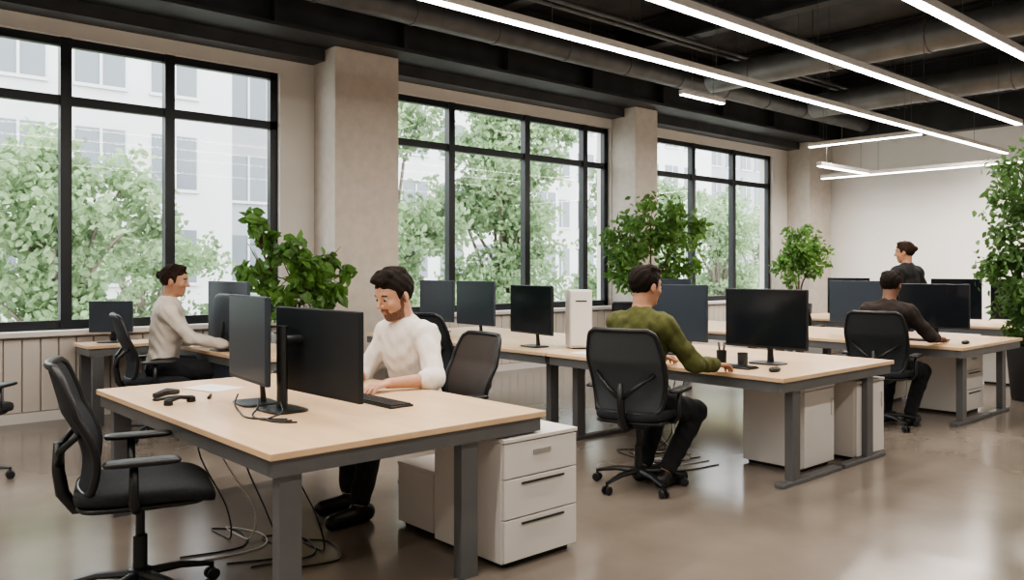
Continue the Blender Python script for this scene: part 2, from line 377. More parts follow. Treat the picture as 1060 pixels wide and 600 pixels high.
# ------------------------------------------------------------ desks
def desk(u0,u1,v0,v1,label,posts,h=.74,feet=None):
    cx,cy=(u0+u1)/2,(v0+v1)/2
    t=thing('office_desk',label,'desk',(cx,cy,0))
    a,b=(u1-u0)/2,(v1-v0)/2
    MB().box(-a,a,-b,b,h-.03,h).obj('tabletop','wood',parent=t,bevel=.004)
    s=MB(); i=.02
    s.box(-a+i,a-i,-b+i,-b+i+.04,h-.10,h-.031); s.box(-a+i,a-i,b-i-.04,b-i,h-.10,h-.031)
    s.box(-a+i,-a+i+.04,-b+i+.035,b-i-.035,h-.10,h-.031); s.box(a-i-.04,a-i,-b+i+.035,b-i-.035,h-.10,h-.031)
    s.obj('frame','steel',parent=t)
    for (pu,pv) in posts:
        s=MB(); x,y=pu-cx,pv-cy; s.box(x-.05,x+.05,y-.03,y+.03,0,h-.101); s.obj('leg','steel',parent=t,bevel=.004)
    for (fa,fb,fv) in (feet or []):
        MB().box(fa-cx,fb-cx,fv-cy-.035,fv-cy+.035,0,.03).obj('foot','steel',parent=t,bevel=.005)
    return t
desk(1.42,2.89,2.98,5.27,'light wood bench desk with grey steel frame',[(1.53,3.06),(2.44,3.06),(1.53,5.17),(2.6,5.17)])
desk(4.87,6.50,2.82,5.02,'light wood bench desk with T shaped grey legs',[(5.12,2.90),(6.2,2.90),(5.12,4.88),(6.2,4.88)],feet=[(4.95,5.75,2.90),(5.8,6.45,2.90),(4.95,5.75,4.88),(5.8,6.45,4.88)])
desk(4.87,6.50,5.04,7.9,'light wood bench desk near the windows',[(5.12,5.2),(6.2,5.2),(5.12,7.75),(6.2,7.75)])
desk(7.98,9.58,2.85,5.0,'light wood bench desk with pedestals beneath',[(8.3,2.98),(9.35,2.98),(8.3,4.85),(9.35,4.85)],feet=[(8.1,8.95,2.98),(8.98,9.5,2.98),(8.1,8.95,4.85)])
desk(7.98,9.58,5.02,7.0,'light wood bench desk by the windows',[(8.3,5.2),(9.35,5.2),(8.3,6.85),(9.35,6.85)])
desk(11.1,12.7,3.2,6.6,'light wood bench desk before the white wall',[(11.3,3.35),(12.5,3.35),(11.3,6.45),(12.5,6.45)])
dl=desk(2.80,3.56,6.15,8.2,'light wood desk beside the window wall',[(2.92,6.3),(3.45,6.3),(2.92,8.05),(3.45,8.05)])
MB().box(-.34,-.31,-.9,.9,.42,.63).obj('modesty_panel','bezelb',parent=dl)
desk(2.15,3.2,8.25,8.76,'narrow light desk against the window sill',[(2.25,8.3),(3.1,8.3),(2.25,8.7),(3.1,8.7)])

# ------------------------------------------------------------ pedestals
def pedestal(w,d,h,label,nd=3):
    t=thing('drawer_pedestal',label,'cabinet',group='drawer pedestals')
    a,b=w/2,d/2
    MB().box(-a,a,-b+.022,b,.025,h-.02).obj('body','white',parent=t,bevel=.004)
    MB().box(-a-.004,a+.004,-b-.003,b+.004,h-.0195,h).obj('top_panel','white',parent=t,bevel=.003)
    MB().box(-a+.03,a-.03,-b+.04,b-.03,0,.0245).obj('plinth','black',parent=t)
    hs={3:[.30,.34,.36],1:[1.0]}[nd]; z=h-.026; tot=h-.055
    for k,f in enumerate(hs):
        dh=tot*f; dr=MB().box(-a+.003,a-.003,-b,-b+.0215,z-dh+.006,z).obj('drawer' if nd==3 else 'door','white',parent=t,bevel=.003)
        if nd==1: MB().box(a-.05,a-.035,-b-.012,-b-.0005,z-.2,z-.08).obj('handle','white',parent=dr,bevel=.002)
        elif k==0: MB().box(-.06,.06,-b-.006,-b-.0005,z-.07,z-.045).obj('handle','chrome',parent=dr,bevel=.002)
        else: MB().box(-a*.55,a*.6,-b-.010,-b-.0005,z-.03,z-.022).obj('handle','black',parent=dr)
        z-=dh
    return t
PL='white three drawer pedestal with slim handles'
p1=pedestal(.5,.56,.63,PL); p1.location=(2.86,3.26,0)
p2=pedestal(.42,.36,.36,'low white box cabinet under the desk',1); p2.location=(2.86,3.76,0)
pc=pedestal(.43,.50,.60,'plain white door cabinet under the desk',1); pc.location=(5.66,3.24,0)
p4=instance(pc,(6.30,3.16,0),-.03,label='plain white door cabinet at the end of desk')
p5=instance(p1,(9.02,3.4,0)); 
p6=instance(pc,(9.2,4.2,0)); 
p7=instance(p1,(11.7,3.6,0)); instance(p1,(11.7,6.2,0))

# ------------------------------------------------------------ monitors
def monitor(w,h,z0,shell,screen,label,sx=-.05,sy=0,hump=True):
    t=thing('computer_monitor',label,'monitor',group='computer monitors')
    MB().box(-.028,.0,-w/2,w/2,z0,z0+h).obj('shell',shell,parent=t,bevel=.006)
    if hump: MB().superell((-.03,0,z0+h*.48),(.028,w*.32,h*.34),.5,.4,24,10).obj('rear_housing',shell,parent=t,smooth=True)
    MB().box(.0003,.002,-w/2+.008,w/2-.008,z0+.018,z0+h-.008).obj('screen',screen,parent=t)
    n_=MB()
    if hump: n_.tube([(sx-.04,sy,.012),(sx-.035,sy,z0*.7),(sx-.005,sy,z0+h*.4)],[.028,.024,.022],10,flat=.5)
    else:
        n_.tube([(sx,sy,.012),(sx,sy,z0+h*.80)],[.044,.038],12,flat=.5); n_.tube([(sx,sy,z0+h*.62),(-.02,sy,z0+h*.62)],[.028,.028],10)
    n_.obj('stand_neck','black',parent=t,smooth='auto')
    MB().superell((sx,sy,.007),(.10,.13,.007),.5,.45,28,8).obj('stand_base','black',parent=t,smooth=True)
    return t
DZ=.74
mA=monitor(.58,.45,.12,'bezelb','screenb','blue grey monitor facing the empty chair'); mA.location=(1.85,4.16,DZ); mA.rotation_euler=(0,0,pi-.1)
mB=monitor(.80,.43,.08,'bezel','screen','wide black monitor facing the man in white',-.13,.14,False); mB.location=(2.04,3.73,DZ); mB.rotation_euler=(0,0,.03)
ML='black flat monitor on a stand on the desk'; 
mC=monitor(.66,.44,.12,'bezel','screen',ML); mC.location=(5.5,3.34,DZ); mC.rotation_euler=(0,0,pi+.05)
mN=monitor(.62,.46,.12,'bezelb','screenb','blue grey monitor on the desk'); mN.location=(5.55,4.2,DZ); mN.rotation_euler=(0,0,pi)
instance(mC,(5.13,5.50,DZ),pi-.15); instance(mN,(5.5,6.75,DZ),pi); instance(mN,(5.55,7.5,DZ),pi)
t=thing('desktop_computer','white desktop computer tower standing on the desk','computer',(5.42,5.17,DZ),.9)
MB().box(-.16,.16,-.10,.10,.012,.52).obj('case','shellw',parent=t,bevel=.008)
MB().box(-.169,-.1605,-.09,.09,.03,.51).obj('front_panel','white',parent=t,bevel=.003)
MB().box(-.173,-.1695,-.05,.05,.42,.43).obj('drive_slot','black',parent=t)
for q in (-.12,.12): MB().box(q-.02,q+.02,-.07,.07,0,.0119).obj('foot','black',parent=t)
instance(mC,(8.6,3.35,DZ),pi+.05); instance(mN,(8.75,4.2,DZ),pi); instance(mN,(8.7,6.65,DZ),pi)
mX=monitor(.62,.52,.06,'bezel','screen','large black monitor on the far desk'); mX.location=(11.5,5.65,DZ); mX.rotation_euler=(0,0,pi)
instance(mX,(11.5,4.2,DZ),pi); instance(mX,(11.75,3.55,DZ),pi+.1)
mL=monitor(.84,.58,.02,'bezelb','screenb','large navy monitor beside the seated woman'); mL.location=(2.98,7.04,DZ); mL.rotation_euler=(0,0,0)
mS=monitor(.40,.30,.10,'bezelb','screenb','small grey blue monitor by the window sill'); mS.location=(2.42,8.5,DZ); mS.rotation_euler=(0,0,-pi/2-.6)

# ------------------------------------------------------------ chairs
def chair(meshmat,label):
    t=thing('office_chair',label,'chair',group='office chairs')
    s=MB(); s.lathe([(.045,.07),(.05,.08),(.045,.13),(.03,.14)],20)
    for k in range(5):
        a=2*pi*k/5+.3; c,sn=math.cos(a),math.sin(a)
        s.tube([(.03*c,.03*sn,.11),(.17*c,.17*sn,.105),(.30*c,.30*sn,.075)],[.026,.021,.014],8,flat=.8)
    s.obj('star_base','black',parent=t,smooth='auto')
    for k in range(5):
        a=2*pi*k/5+.3; c,sn=math.cos(a),math.sin(a); s=MB(); ct=Vector((.305*c,.305*sn,.028)); tn=Vector((-sn,c,0))
        for q in (-1,1): s.tube([ct+tn*q*.008,ct+tn*q*.012,ct+tn*q*.024,ct+tn*q*.028],[.02,.0275,.0275,.02],16)
        s.cyl(ct,ct+Vector((0,0,.055)),.009,n=8)
        s.obj('caster','black',parent=t,smooth='auto')
    MB().lathe([(.028,.12),(.028,.28),(.018,.285),(.018,.42)],16).obj('gas_lift','black',parent=t,smooth='auto')
    MB().superell((-.02,0,.435),(.15,.10,.03),.4,.4,20,8).obj('tilt_mechanism','black',parent=t,smooth=True)
    def sf(x,y,z):
        z2=z-(max(0,x-.12)/.13)**2*.03+abs(y/.25)**2*.012
        w=1-.12*max(0,-x/.25)
        return (x,y*w,z2)
    MB().superell((.02,0,.495),(.265,.26,.038),.45,.35,48,12,fn=sf).obj('seat','fabric',parent=t,smooth=True)
    MB().superell((.01,0,.462),(.245,.235,.016),.4,.35,40,8).obj('seat_pan','black',parent=t,smooth=True)
    z0,z1=.52,1.06
    def halfw(q): return .215+.045*math.sin(pi*min(1,q*.85))-.02*max(0,q-.7)/.3
    def bx(y,z):
        q=(z-z0)/(z1-z0); return -.225-.11*q**1.3+.035*math.sin(pi*min(1,q*1.6))+.055*(y/.25)**2
    nu,nv=18,24; vs=[];fs=[]
    def wq(q):
        base=halfw(q); e=1.0
        if q<.08: e=math.sqrt(max(0,1-((.08-q)/.08)**2))*.16+.84
        if q>.92: e=math.sqrt(max(0,1-((q-.92)/.08)**2))*.16+.84
        return base*e
    for i in range(nv+1):
        q=i/nv; z=z0+(z1-z0)*q
        for j in range(nu+1):
            y=-wq(q)+2*wq(q)*j/nu; vs.append((bx(y,z),y,z))
    for i in range(nv):
        for j in range(nu): a=i*(nu+1)+j; fs.append((a,a+1,a+nu+2,a+nu+1))
    m=MB(); m.add(vs,fs); bo=m.obj('backrest',meshmat,parent=t,smooth=True)
    md=bo.modifiers.new('sol','SOLIDIFY'); md.thickness=.012; md.offset=0
    loop=[vs[i*(nu+1)] for i in range(nv+1)]+[vs[nv*(nu+1)+j] for j in range(1,nu)]+[vs[i*(nu+1)+nu] for i in range(nv,-1,-1)]+[vs[j] for j in range(nu-1,0,-1)]
    MB().tube(loop,.016,8,closed=True).obj('back_frame','black',parent=t,smooth=True)
    s=MB(); s.tube([(-.12,0,.43),(-.24,0,.43),(-.285,0,.50),(-.30,0,.60),(-.30,0,.72)],[.028,.028,.026,.024,.018],10)
    s.tube([(-.30,0,.62),(-.29,.10,.70),(bx(.2,.78)-.012,.20,.78)],[.018,.014,.012],8); s.tube([(-.30,0,.62),(-.29,-.10,.70),(bx(.2,.78)-.012,-.20,.78)],[.018,.014,.012],8)
    s.obj('back_support','black',parent=t,smooth=True)
    for q in (-1,1):
        ar=thing('armrest','x','x'); del ar['label']; del ar['category']; ar.parent=t
        MB().tube([(-.02,q*.17,.455),(-.02,q*.26,.46),(-.03,q*.290,.50),(-.03,q*.290,.655)],[.02,.02,.02,.016],10,flat=.7).obj('arm_post','black',parent=ar,smooth=True)
        MB().superell((.0,q*.290,.668),(.14,.042,.014),.5,.4,28,8).obj('arm_pad','black',parent=ar,smooth=True)
    return t
CL='black mesh-back office chair with armrests on casters'
c1=chair('mesh',CL); c1.location=(1.21,3.82,0); c1.rotation_euler=(0,0,-.28); c1.scale=(1.06,1.06,.99)
c1['label']='empty black mesh-back office chair at the desk'
c2=chair('meshg','office chair with grey mesh back under man in olive'); c2.location=(4.30,3.55,0); c2.rotation_euler=(0,0,.30)
c3=chair('meshb','taupe mesh-back office chair under man in white'); c3.location=(3.30,4.36,0); c3.rotation_euler=(0,0,pi-.1); c3.scale=(1,1,.95)
instance(c1,(2.46,7.40,0),-.2,label='black office chair under the seated woman')
instance(c1,(0.92,6.6,0),.9,label='empty black office chair by the window wall')
instance(c1,(7.62,3.42,0),.2,label='black office chair under man in dark brown')
instance(c1,(4.45,5.9,0),.2,label='empty black office chair at desk near windows')
instance(c1,(7.6,6.2,0),0,label='empty black office chair at a further desk')
instance(c1,(10.7,5.95,0),0,label='empty black office chair before the far desk')

# ------------------------------------------------------------ people (SDF + surface nets)
def surface_nets(f,h,o):
    s=f<0
    c=np.zeros(tuple(n-1 for n in f.shape),np.int8)
    for i in (0,1):
        for j in (0,1):
            for k in (0,1): c+=s[i:s.shape[0]-1+i,j:s.shape[1]-1+j,k:s.shape[2]-1+k]
    act=(c>0)&(c<8); ids=np.full(act.shape,-1,np.int64); I=np.argwhere(act); ids[act]=np.arange(len(I))
    cs=np.array([(i,j,k) for i in (0,1) for j in (0,1) for k in (0,1)])
    vals=np.stack([f[I[:,0]+a,I[:,1]+b,I[:,2]+d] for a,b,d in cs],1)
    acc=np.zeros((len(I),3)); cnt=np.zeros(len(I))
    for a in range(8):
        for b in range(a+1,8):
            if abs(cs[a]-cs[b]).sum()!=1: continue
            va,vb=vals[:,a],vals[:,b]; m=(va<0)!=(vb<0); t=va[m]/(va[m]-vb[m])
            acc[m]+=cs[a]+t[:,None]*(cs[b]-cs[a]); cnt[m]+=1
    V=(I+acc/cnt[:,None])*h+o; Q=[]
    for ax in range(3):
        sl=[slice(None)]*3; sh=[slice(None)]*3; sl[ax]=slice(0,-1); sh[ax]=slice(1,None)
        E=np.argwhere(s[tuple(sl)]!=s[tuple(sh)]); b,c2=(ax+1)%3,(ax+2)%3
        E=E[(E[:,b]>0)&(E[:,c2]>0)]
        def g(db,dc):
            q=E.copy(); q[:,b]+=db; q[:,c2]+=dc; return ids[q[:,0],q[:,1],q[:,2]]
        quad=np.stack([g(-1,-1),g(0,-1),g(0,0),g(-1,0)],1)
        fl=~s[E[:,0],E[:,1],E[:,2]]; quad[fl]=quad[fl][:,::-1]; Q.append(quad)
    return V,np.concatenate(Q)
class Prims:
    def __init__(s): s.p=[]
    def cone(s,tags,a,b,r1,r2,k=.03): s.p.append(('c',tags,np.array(a,float),np.array(b,float),r1,r2,k,None))
    def ell(s,tags,c,r,R=None,k=.03,sub=False): s.p.append(('s' if sub else 'e',tags,np.array(c,float),np.array(r,float),0,0,k,np.eye(3) if R is None else R))
    def mesh(s,name,tag,h,mats,parent=None,infl=0,post=None,matfn=None):
        ps=[p for p in s.p if tag in p[1]]
        lo=np.full(3,1e9);hi=-lo
        for p in ps:
            if p[0]=='s': continue
            if p[0]=='c': l=np.minimum(p[2],p[3])-max(p[4],p[5]); u=np.maximum(p[2],p[3])+max(p[4],p[5])
            else: l=p[2]-p[3].max(); u=p[2]+p[3].max()
            lo=np.minimum(lo,l);hi=np.maximum(hi,u)
        lo-=infl+.03;hi+=infl+.03
        n=np.ceil((hi-lo)/h).astype(int)+1; f=np.full(n,.3,np.float32)
        ax=[(lo[i]+h*np.arange(n[i])).astype(np.float32) for i in range(3)]
        for p in ps:
            ty,_,a,b,r1,r2,k,R=p
            if ty=='c': l=np.minimum(a,b)-max(r1,r2); u=np.maximum(a,b)+max(r1,r2)
            else: l=a-b.max(); u=a+b.max()
            mg=infl+k+.03; i0=np.maximum(0,np.floor((l-mg-lo)/h).astype(int)); i1=np.minimum(n,np.ceil((u+mg-lo)/h).astype(int)+1)
            sl=tuple(slice(i0[i],i1[i]) for i in range(3)); X=ax[0][sl[0]][:,None,None]; Y=ax[1][sl[1]][None,:,None]; Z=ax[2][sl[2]][None,None,:]
            if ty=='c':
                ba=b-a; t=np.clip(((X-a[0])*ba[0]+(Y-a[1])*ba[1]+(Z-a[2])*ba[2])/max(1e-9,ba@ba),0,1)
                d=np.sqrt((X-a[0]-t*ba[0])**2+(Y-a[1]-t*ba[1])**2+(Z-a[2]-t*ba[2])**2)-(r1+(r2-r1)*t)
            else:
                q=[((X-a[0])*R[0,i]+(Y-a[1])*R[1,i]+(Z-a[2])*R[2,i]) for i in range(3)]
                k0=np.sqrt(sum((q[i]/b[i])**2 for i in range(3)))+1e-6; k1=np.sqrt(sum((q[i]/b[i]**2)**2 for i in range(3)))+1e-6; d=k0*(k0-1)/k1
            A=f[sl]
            if ty=='s':
                d=-d; hh=np.clip(.5+.5*(d-A)/k,0,1); f[sl]=A+(d-A)*hh+k*hh*(1-hh)
            else:
                d=d-infl; hh=np.clip(.5+.5*(A-d)/k,0,1); f[sl]=A+(d-A)*hh-k*hh*(1-hh)
        if post is not None: f=post(f,ax[0][:,None,None],ax[1][None,:,None],ax[2][None,None,:])
        f[0]=f[-1]=.3; f[:,0]=f[:,-1]=.3; f[:,:,0]=f[:,:,-1]=.3
        V,Q=surface_nets(f,h,lo)
        me=bpy.data.meshes.new(name); me.from_pydata(V.tolist(),[],Q.tolist())
        for m in mats: me.materials.append(M[m])
        if matfn is not None:
            C=V[Q].mean(1); me.polygons.foreach_set('material_index',matfn(C).astype(np.int32))
        me.shade_smooth(); me.update()
        ob=bpy.data.objects.new(name,me); COL.objects.link(ob)
        if parent: ob.parent=parent
        return ob
def rotm(yaw,pitch,roll=0):
    return np.array(Matrix.Rotation(yaw,3,'Z')@Matrix.Rotation(pitch,3,'Y')@Matrix.Rotation(roll,3,'X'))
def ik(a,c,l1,l2,pole):
    a=np.array(a,float);c=np.array(c,float);d=c-a;L=np.linalg.norm(d);mx=(l1+l2)*.995
    if L>mx: c=a+d/L*mx; d=c-a; L=mx
    x=(l1*l1-l2*l2+L*L)/(2*L); hh=math.sqrt(max(0,l1*l1-x*x)); dn=d/L; p=np.array(pole,float); p-=dn*(p@dn); p/=np.linalg.norm(p)+1e-9
    return a+dn*x+p*hh,c
def person(label,loc,rot,s,hz,lean,hands,feet,head=(0,0),skin='skin',shirt='sweater',pants='pants',hair='hair',hairstyle='short',beard=False,h=.006,handdir=((1,.1,-.05),(1,-.1,-.05)),female=False,twist=0,curl=.35,headfwd=.02,poleout=.7,shirtname='sweater',short=False,wamp=.0045,hscale=1.0):
    P=Prims()
    R=rotm(twist,lean); up=R[:,2]; fw=R[:,0]; sd=R[:,1]
    p0=np.array((0,0,hz)); at=lambda x,y,z: p0+(fw*x+sd*y+up*z)*s
    wf=.88 if female else 1
    B='body'
    P.ell((B,'pants','shirt'),at(0,0,.0),np.array((.115,.165*(.9 if female else 1),.105))*s,R,.05*s)
    P.ell((B,'shirt'),at(.0,0,.15),np.array((.10,.14*wf,.15))*s,R,.06*s)
    P.ell((B,'shirt'),at(.005,0,.33),np.array((.115,.165*wf,.18))*s,R,.06*s)
    P.cone((B,'shirt'),at(-.01,-.12*wf,.44),at(-.01,.12*wf,.44),.068*s,.068*s,.05*s)
    P.cone((B,'shirt'),at(-.015,0,.45),at(-.012,0,.485),.07*s,.062*s,.05*s)
    if female:
        for q in (-1,1): P.ell((B,'shirt'),at(.085,q*.07,.31),np.array((.05,.055,.055))*s,R,.04*s)
    s2=s*hscale
    hc=at(headfwd,0,.665); HR=rotm(head[0]+twist,head[1])
    P.cone((B,),at(-.012,0,.46),hc+HR@np.array((-.025,0,-.06))*s,.057*s*wf,.054*s*wf,.03*s)
    hd=lambda x,y,z: hc+HR@np.array((x,y,z))*s2
    A3=lambda *r: np.array(r)*s2
    P.ell((B,),hd(-.008,0,.03),A3(.099,.077,.092),HR,.02*s)
    P.ell((B,),hd(.022,0,-.045),A3(.066,.058,.070),HR,.03*s)
    P.ell((B,),hd(.062,0,-.092),A3(.022,.026,.018),HR,.02*s)
    P.cone((B,),hd(.078,-.03,.034),hd(.078,.03,.034),.012*s,.012*s,.012*s)
    for q in (-1,1):
        P.ell((B,),hd(.058,q*.040,-.018),A3(.026,.022,.022),HR,.015*s)
        P.ell((B,),hd(.092,q*.031,.010),A3(.014,.017,.012),HR,.008*s,sub=True)
        P.ell((B,),hd(-.008,q*.079,-.004),A3(.019,.010,.032),HR,.008*s)
    P.cone((B,),hd(.090,0,.018),hd(.110,0,-.018),.007*s,.0115*s,.012*s)
    P.cone((B,),hd(.094,-.012,-.022),hd(.094,.012,-.022),.008*s,.008*s,.008*s)
    P.cone((B,),hd(.084,-.018,-.050),hd(.084,.018,-.050),.007*s,.007*s,.006*s)
    P.cone((B,),hd(.081,-.015,-.061),hd(.081,.015,-.061),.007*s,.007*s,.006*s)
    HT=('hair',)
    P.ell(HT,hd(-.014,0,.038),A3(.104,.084,.094),HR,.01*s)
    if hairstyle!='quiff':
        for (x,y,z) in ((.03,.03,.108),(.0,-.035,.113),(-.05,.03,.098),(.035,-.02,.105)): P.ell(HT,hd(x,y,z),A3(.035,.035,.022),HR,.015*s)
    if hairstyle=='quiff':
        for (x,y,z,r_) in ((.066,.03,.104,.022),(.070,.0,.112,.026),(.062,-.03,.108,.023),(.03,.025,.122,.03),(.03,-.025,.12,.03),(-.01,0,.125,.034),(-.05,.02,.108,.034)):
            P.ell(HT,hd(x,y,z),A3(r_*1.2,r_,r_*.8),HR,.014*s)
    if hairstyle=='bun':
        P.ell(('bun',),hd(-.112,0,.035),A3(.034,.034,.034),HR,.015*s)
    # arms
    for i,q in enumerate((1,-1)):
        S=at(-.01,q*.175*wf,.435); Wt=hands[i]
        E,W=ik(S,Wt,.29*s,.255*s,(-.35,q*poleout,-.8))
        P.ell((B,'shirt'),S,A3(.062,.058,.062)/hscale,R,.03*s)
        P.cone((B,'shirt'),S,E,.052*s*wf,.041*s*wf,.03*s)
        if short: P.cone(('shirt',),E,E+(W-E)*.16,.043*s,.043*s,.02*s)
        else: P.cone((B,'shirt'),E,E+(W-E)*.93,.041*s*wf,.029*s*wf,.02*s)
        P.cone((B,),E,W,.040*s*wf,.026*s*wf,.02*s)
        d=np.array(handdir[i],float); d/=np.linalg.norm(d); nrm=np.array((0,0,-1.0)) if abs(d[2])<.9 else np.array((0,-q,0.)); nrm-=d*(nrm@d); nrm/=np.linalg.norm(nrm)
        ss=np.cross(nrm,d)*1.0; ss=ss/np.linalg.norm(ss)
        ref=np.array((0,-q,0)) if abs(d[2])<.9 else np.array((1,0,0))
        if ss@ref<0: ss=-ss
        hs=s*(.92 if female else 1)
        for off,ln,dz in ((.030,.078,0),(.0105,.088,.003),(-.0105,.080,.001),(-.030,.062,-.006)):
            K=W+(d*(.088+dz)+ss*off)*hs
            P.cone((B,),W+(d*.012+ss*off*.5)*hs,K,.0135*hs,.0115*hs,.010*hs)
            a=.12; p=K; ll=ln*hs
            for seg,fr in enumerate((.42,.32,.26)):
                a+=curl*(1.0 if seg else .6); dd=d*math.cos(a)+nrm*math.sin(a); e=p+dd*ll*fr+ss*off*.10*hs*fr
                P.cone((B,),p,e,(.0092-.0006*seg)*hs,(.0086-.0008*seg)*hs,.004*hs); p=e
        tb=W+(d*.022+ss*.022)*hs; td=d*.62+ss*.72+nrm*.3; td/=np.linalg.norm(td); e1=tb+td*.045*hs
        P.cone((B,),tb,e1,.015*hs,.0115*hs,.012*hs); td2=d*.9+ss*.3+nrm*.25; td2/=np.linalg.norm(td2); e2=e1+td2*.032*hs; P.cone((B,),e1,e2,.0105*hs,.0095*hs,.004*hs); e3=e2+(td2)*.024*hs; P.cone((B,),e2,e3,.0095*hs,.008*hs,.004*hs)
    # legs
    for i,q in enumerate((1,-1)):
        Hh=p0+np.array((0,q*.09,-.01))*s; Ft=np.array(feet[i][:3],float); Ft[2]=max(Ft[2],.085*s)
        K,A=ik(Hh,Ft,.43*s,.43*s,(1,q*.15,.9))
        P.cone((B,'pants'),Hh,K,.086*s,.058*s,.04*s); P.cone((B,'pants'),K,A+(K-A)*.08,.056*s,.042*s,.02*s); P.cone((B,),K,A,.052*s,.034*s,.02*s)
        fd=np.array((math.cos(feet[i][3]),math.sin(feet[i][3]),0)) if len(feet[i])>3 else np.array((1,0,0))
        hl=np.array((A[0],A[1],.045*s))-fd*.045*s; toe=np.array((A[0],A[1],.037*s))+fd*.165*s
        P.cone((B,'shoe'),A,hl,.034*s,.036*s,.02*s); P.cone((B,'shoe'),hl,toe,.038*s,.030*s,.02*s)
    def loc_head(C): return (C-hc)@HR/s2
    def mf(C):
        q=loc_head(C); x,y,z=q[:,0],q[:,1],q[:,2]; r=np.zeros(len(C)); hdm=(abs(x)<.14)&(abs(y)<.1)&(z>-.14)&(z<.14)
        if beard:
            bd=hdm&(x>.005)&(z<-.062+.28*np.maximum(0,.055-x))&(z>-.112)
            bd|=hdm&(x>.07)&(abs(y)<.030)&(z<-.037)&(z>-.112)
            bd|=hdm&(abs(y)>.05)&(x>.0)&(x<.022)&(z<.02)&(z>-.06)
            r[bd]=2
        lp=hdm&(x>.076)&(abs(y)<.019)&(z<-.047)&(z>-.066); r[lp]=1
        return r
    body=P.mesh('person',B,h,[skin,'lip','beard'],matfn=mf)
    body.location=loc; body.rotation_euler=(0,0,rot); body['label']=label; body['category']='person'
    def wr(amp):
        def f_(f,X,Y,Z):
            return f+amp*(np.sin(38*X+22*Z+3*np.sin(17*Y))*np.sin(31*Z-19*Y+2*np.sin(23*X))+.6*np.sin(60*Z+25*Y+14*X)*np.sin(45*X-30*Y)).astype(np.float32)
        return f_
    P.mesh(shirtname,'shirt',h,[shirt],body,infl=.013*s,post=wr(wamp*s))
    P.mesh('trousers','pants',h*1.2,[pants],body,infl=.011*s,post=wr(.003*s))
    P.mesh('shoes','shoe',h,['shoe'],body,infl=.006*s)
    def hp(f,X,Y,Z):
        qx=((X-hc[0])*HR[0,0]+(Y-hc[1])*HR[1,0]+(Z-hc[2])*HR[2,0])/s2; qy=((X-hc[0])*HR[0,1]+(Y-hc[1])*HR[1,1]+(Z-hc[2])*HR[2,1])/s2; qz=((X-hc[0])*HR[0,2]+(Y-hc[1])*HR[1,2]+(Z-hc[2])*HR[2,2])/s2
        gg=np.interp(qx,[-.2,-.05,-.028,-.006,.004,.024,.034,.060,.080,.14],[-.10,-.085,-.02,.012,-.02,-.02,.045,.060,.072,.085])
        gg=gg+.004*np.sin(qy*150)*(qx>.03)
        f=f+.0014*s*(np.sin(qy*200+qz*60+qx*30)+np.sin(qx*150-qz*90))
        f=f+.0045*s*(1-np.clip((qz-gg)/.045,0,1))
        return np.maximum(f,(gg-qz)*s*.8).astype(np.float32)
    P.mesh('hair','hair',.0045,[hair],body,infl=.0035*s,post=hp)
    if hairstyle=='bun': P.mesh('hair_bun','bun',.005,[hair],body)
    for q in (-1,1):
        c=hd(.0765,q*.031,.009); e=MB(); e.superell((0,0,0),(.0120*s2,.0120*s2,.0120*s2),1,1,14,10)
        eo=e.obj('eye',['eyew','iris'],parent=body,smooth=True,loc=tuple(c)); eo.rotation_euler=Matrix(HR.tolist()).to_euler()
        for pl in eo.data.polygons:
            if pl.center.x>.0085*s2: pl.material_index=1
        br=[hd(.088,q*.014,.030),hd(.088,q*.032,.036),hd(.076,q*.050,.030)]
        MB().tube([tuple(b_) for b_ in br],[.0035*s,.0045*s,.0022*s],6).obj('eyebrow',hair,parent=body,smooth=True)
    return body
def w2l(loc,rot,p):
    d=Vector(p)-Vector(loc); c,sn=math.cos(-rot),math.sin(-rot); return (d.x*c-d.y*sn,d.x*sn+d.y*c,d.z)
# man in white
L=(3.14,4.40,0); r=pi+.05
fa=w2l(L,r,(2.50,4.12,.09)); fb=w2l(L,r,(2.60,4.38,.09))
person('man with short beard in white polo seated typing at desk',L,r,1.14,.55,.26,
   [w2l(L,r,(2.66,4.06,.785)),w2l(L,r,(2.66,4.44,.785))],[(fa[0],fa[1],.09,.1),(fb[0],fb[1],.09,-.1)],head=(.02,.34),skin='skin',shirt='sweater',hairstyle='quiff',beard=True,h=.0052,short=True,wamp=.0036,hscale=1.10,shirtname='polo_shirt',poleout=.9)
# man in olive
L=(4.26,3.53,0); r=.02
person('man in olive sweater seated with back to aisle',L,r,1.10,.60,.10,
   [w2l(L,r,(4.84,3.78,.80)),w2l(L,r,(4.75,3.26,.80))],[(.22,.12,0,0),(.18,-.10,0,0)],head=(-.2,.10),skin='skin2',shirt='olive',h=.0065,poleout=.5)
# woman in cream
L=(2.53,7.40,0); r=-.35
person('person in cream top with dark tied hair seated at desk',L,r,1.12,.60,.10,
   [w2l(L,r,(2.93,7.44,.79)),w2l(L,r,(2.92,6.97,.79))],[(.42,.12,0,0),(.40,-.12,0,0)],head=(-.25,.14),skin='skin2',shirt='cream',hair='hair2',hairstyle='bun',female=True,h=.008,shirtname='long_sleeve_top')
# man in brown
L=(7.66,3.40,0); r=.0
person('man in dark brown shirt seated with back turned',L,r,1.05,.60,.12,
   [w2l(L,r,(8.14,3.66,.80)),w2l(L,r,(8.14,3.14,.80))],[(.26,.12,0,0),(.22,-.12,0,0)],head=(.1,.15),skin='skin3',shirt='brownshirt',h=.008,shirtname='shirt')
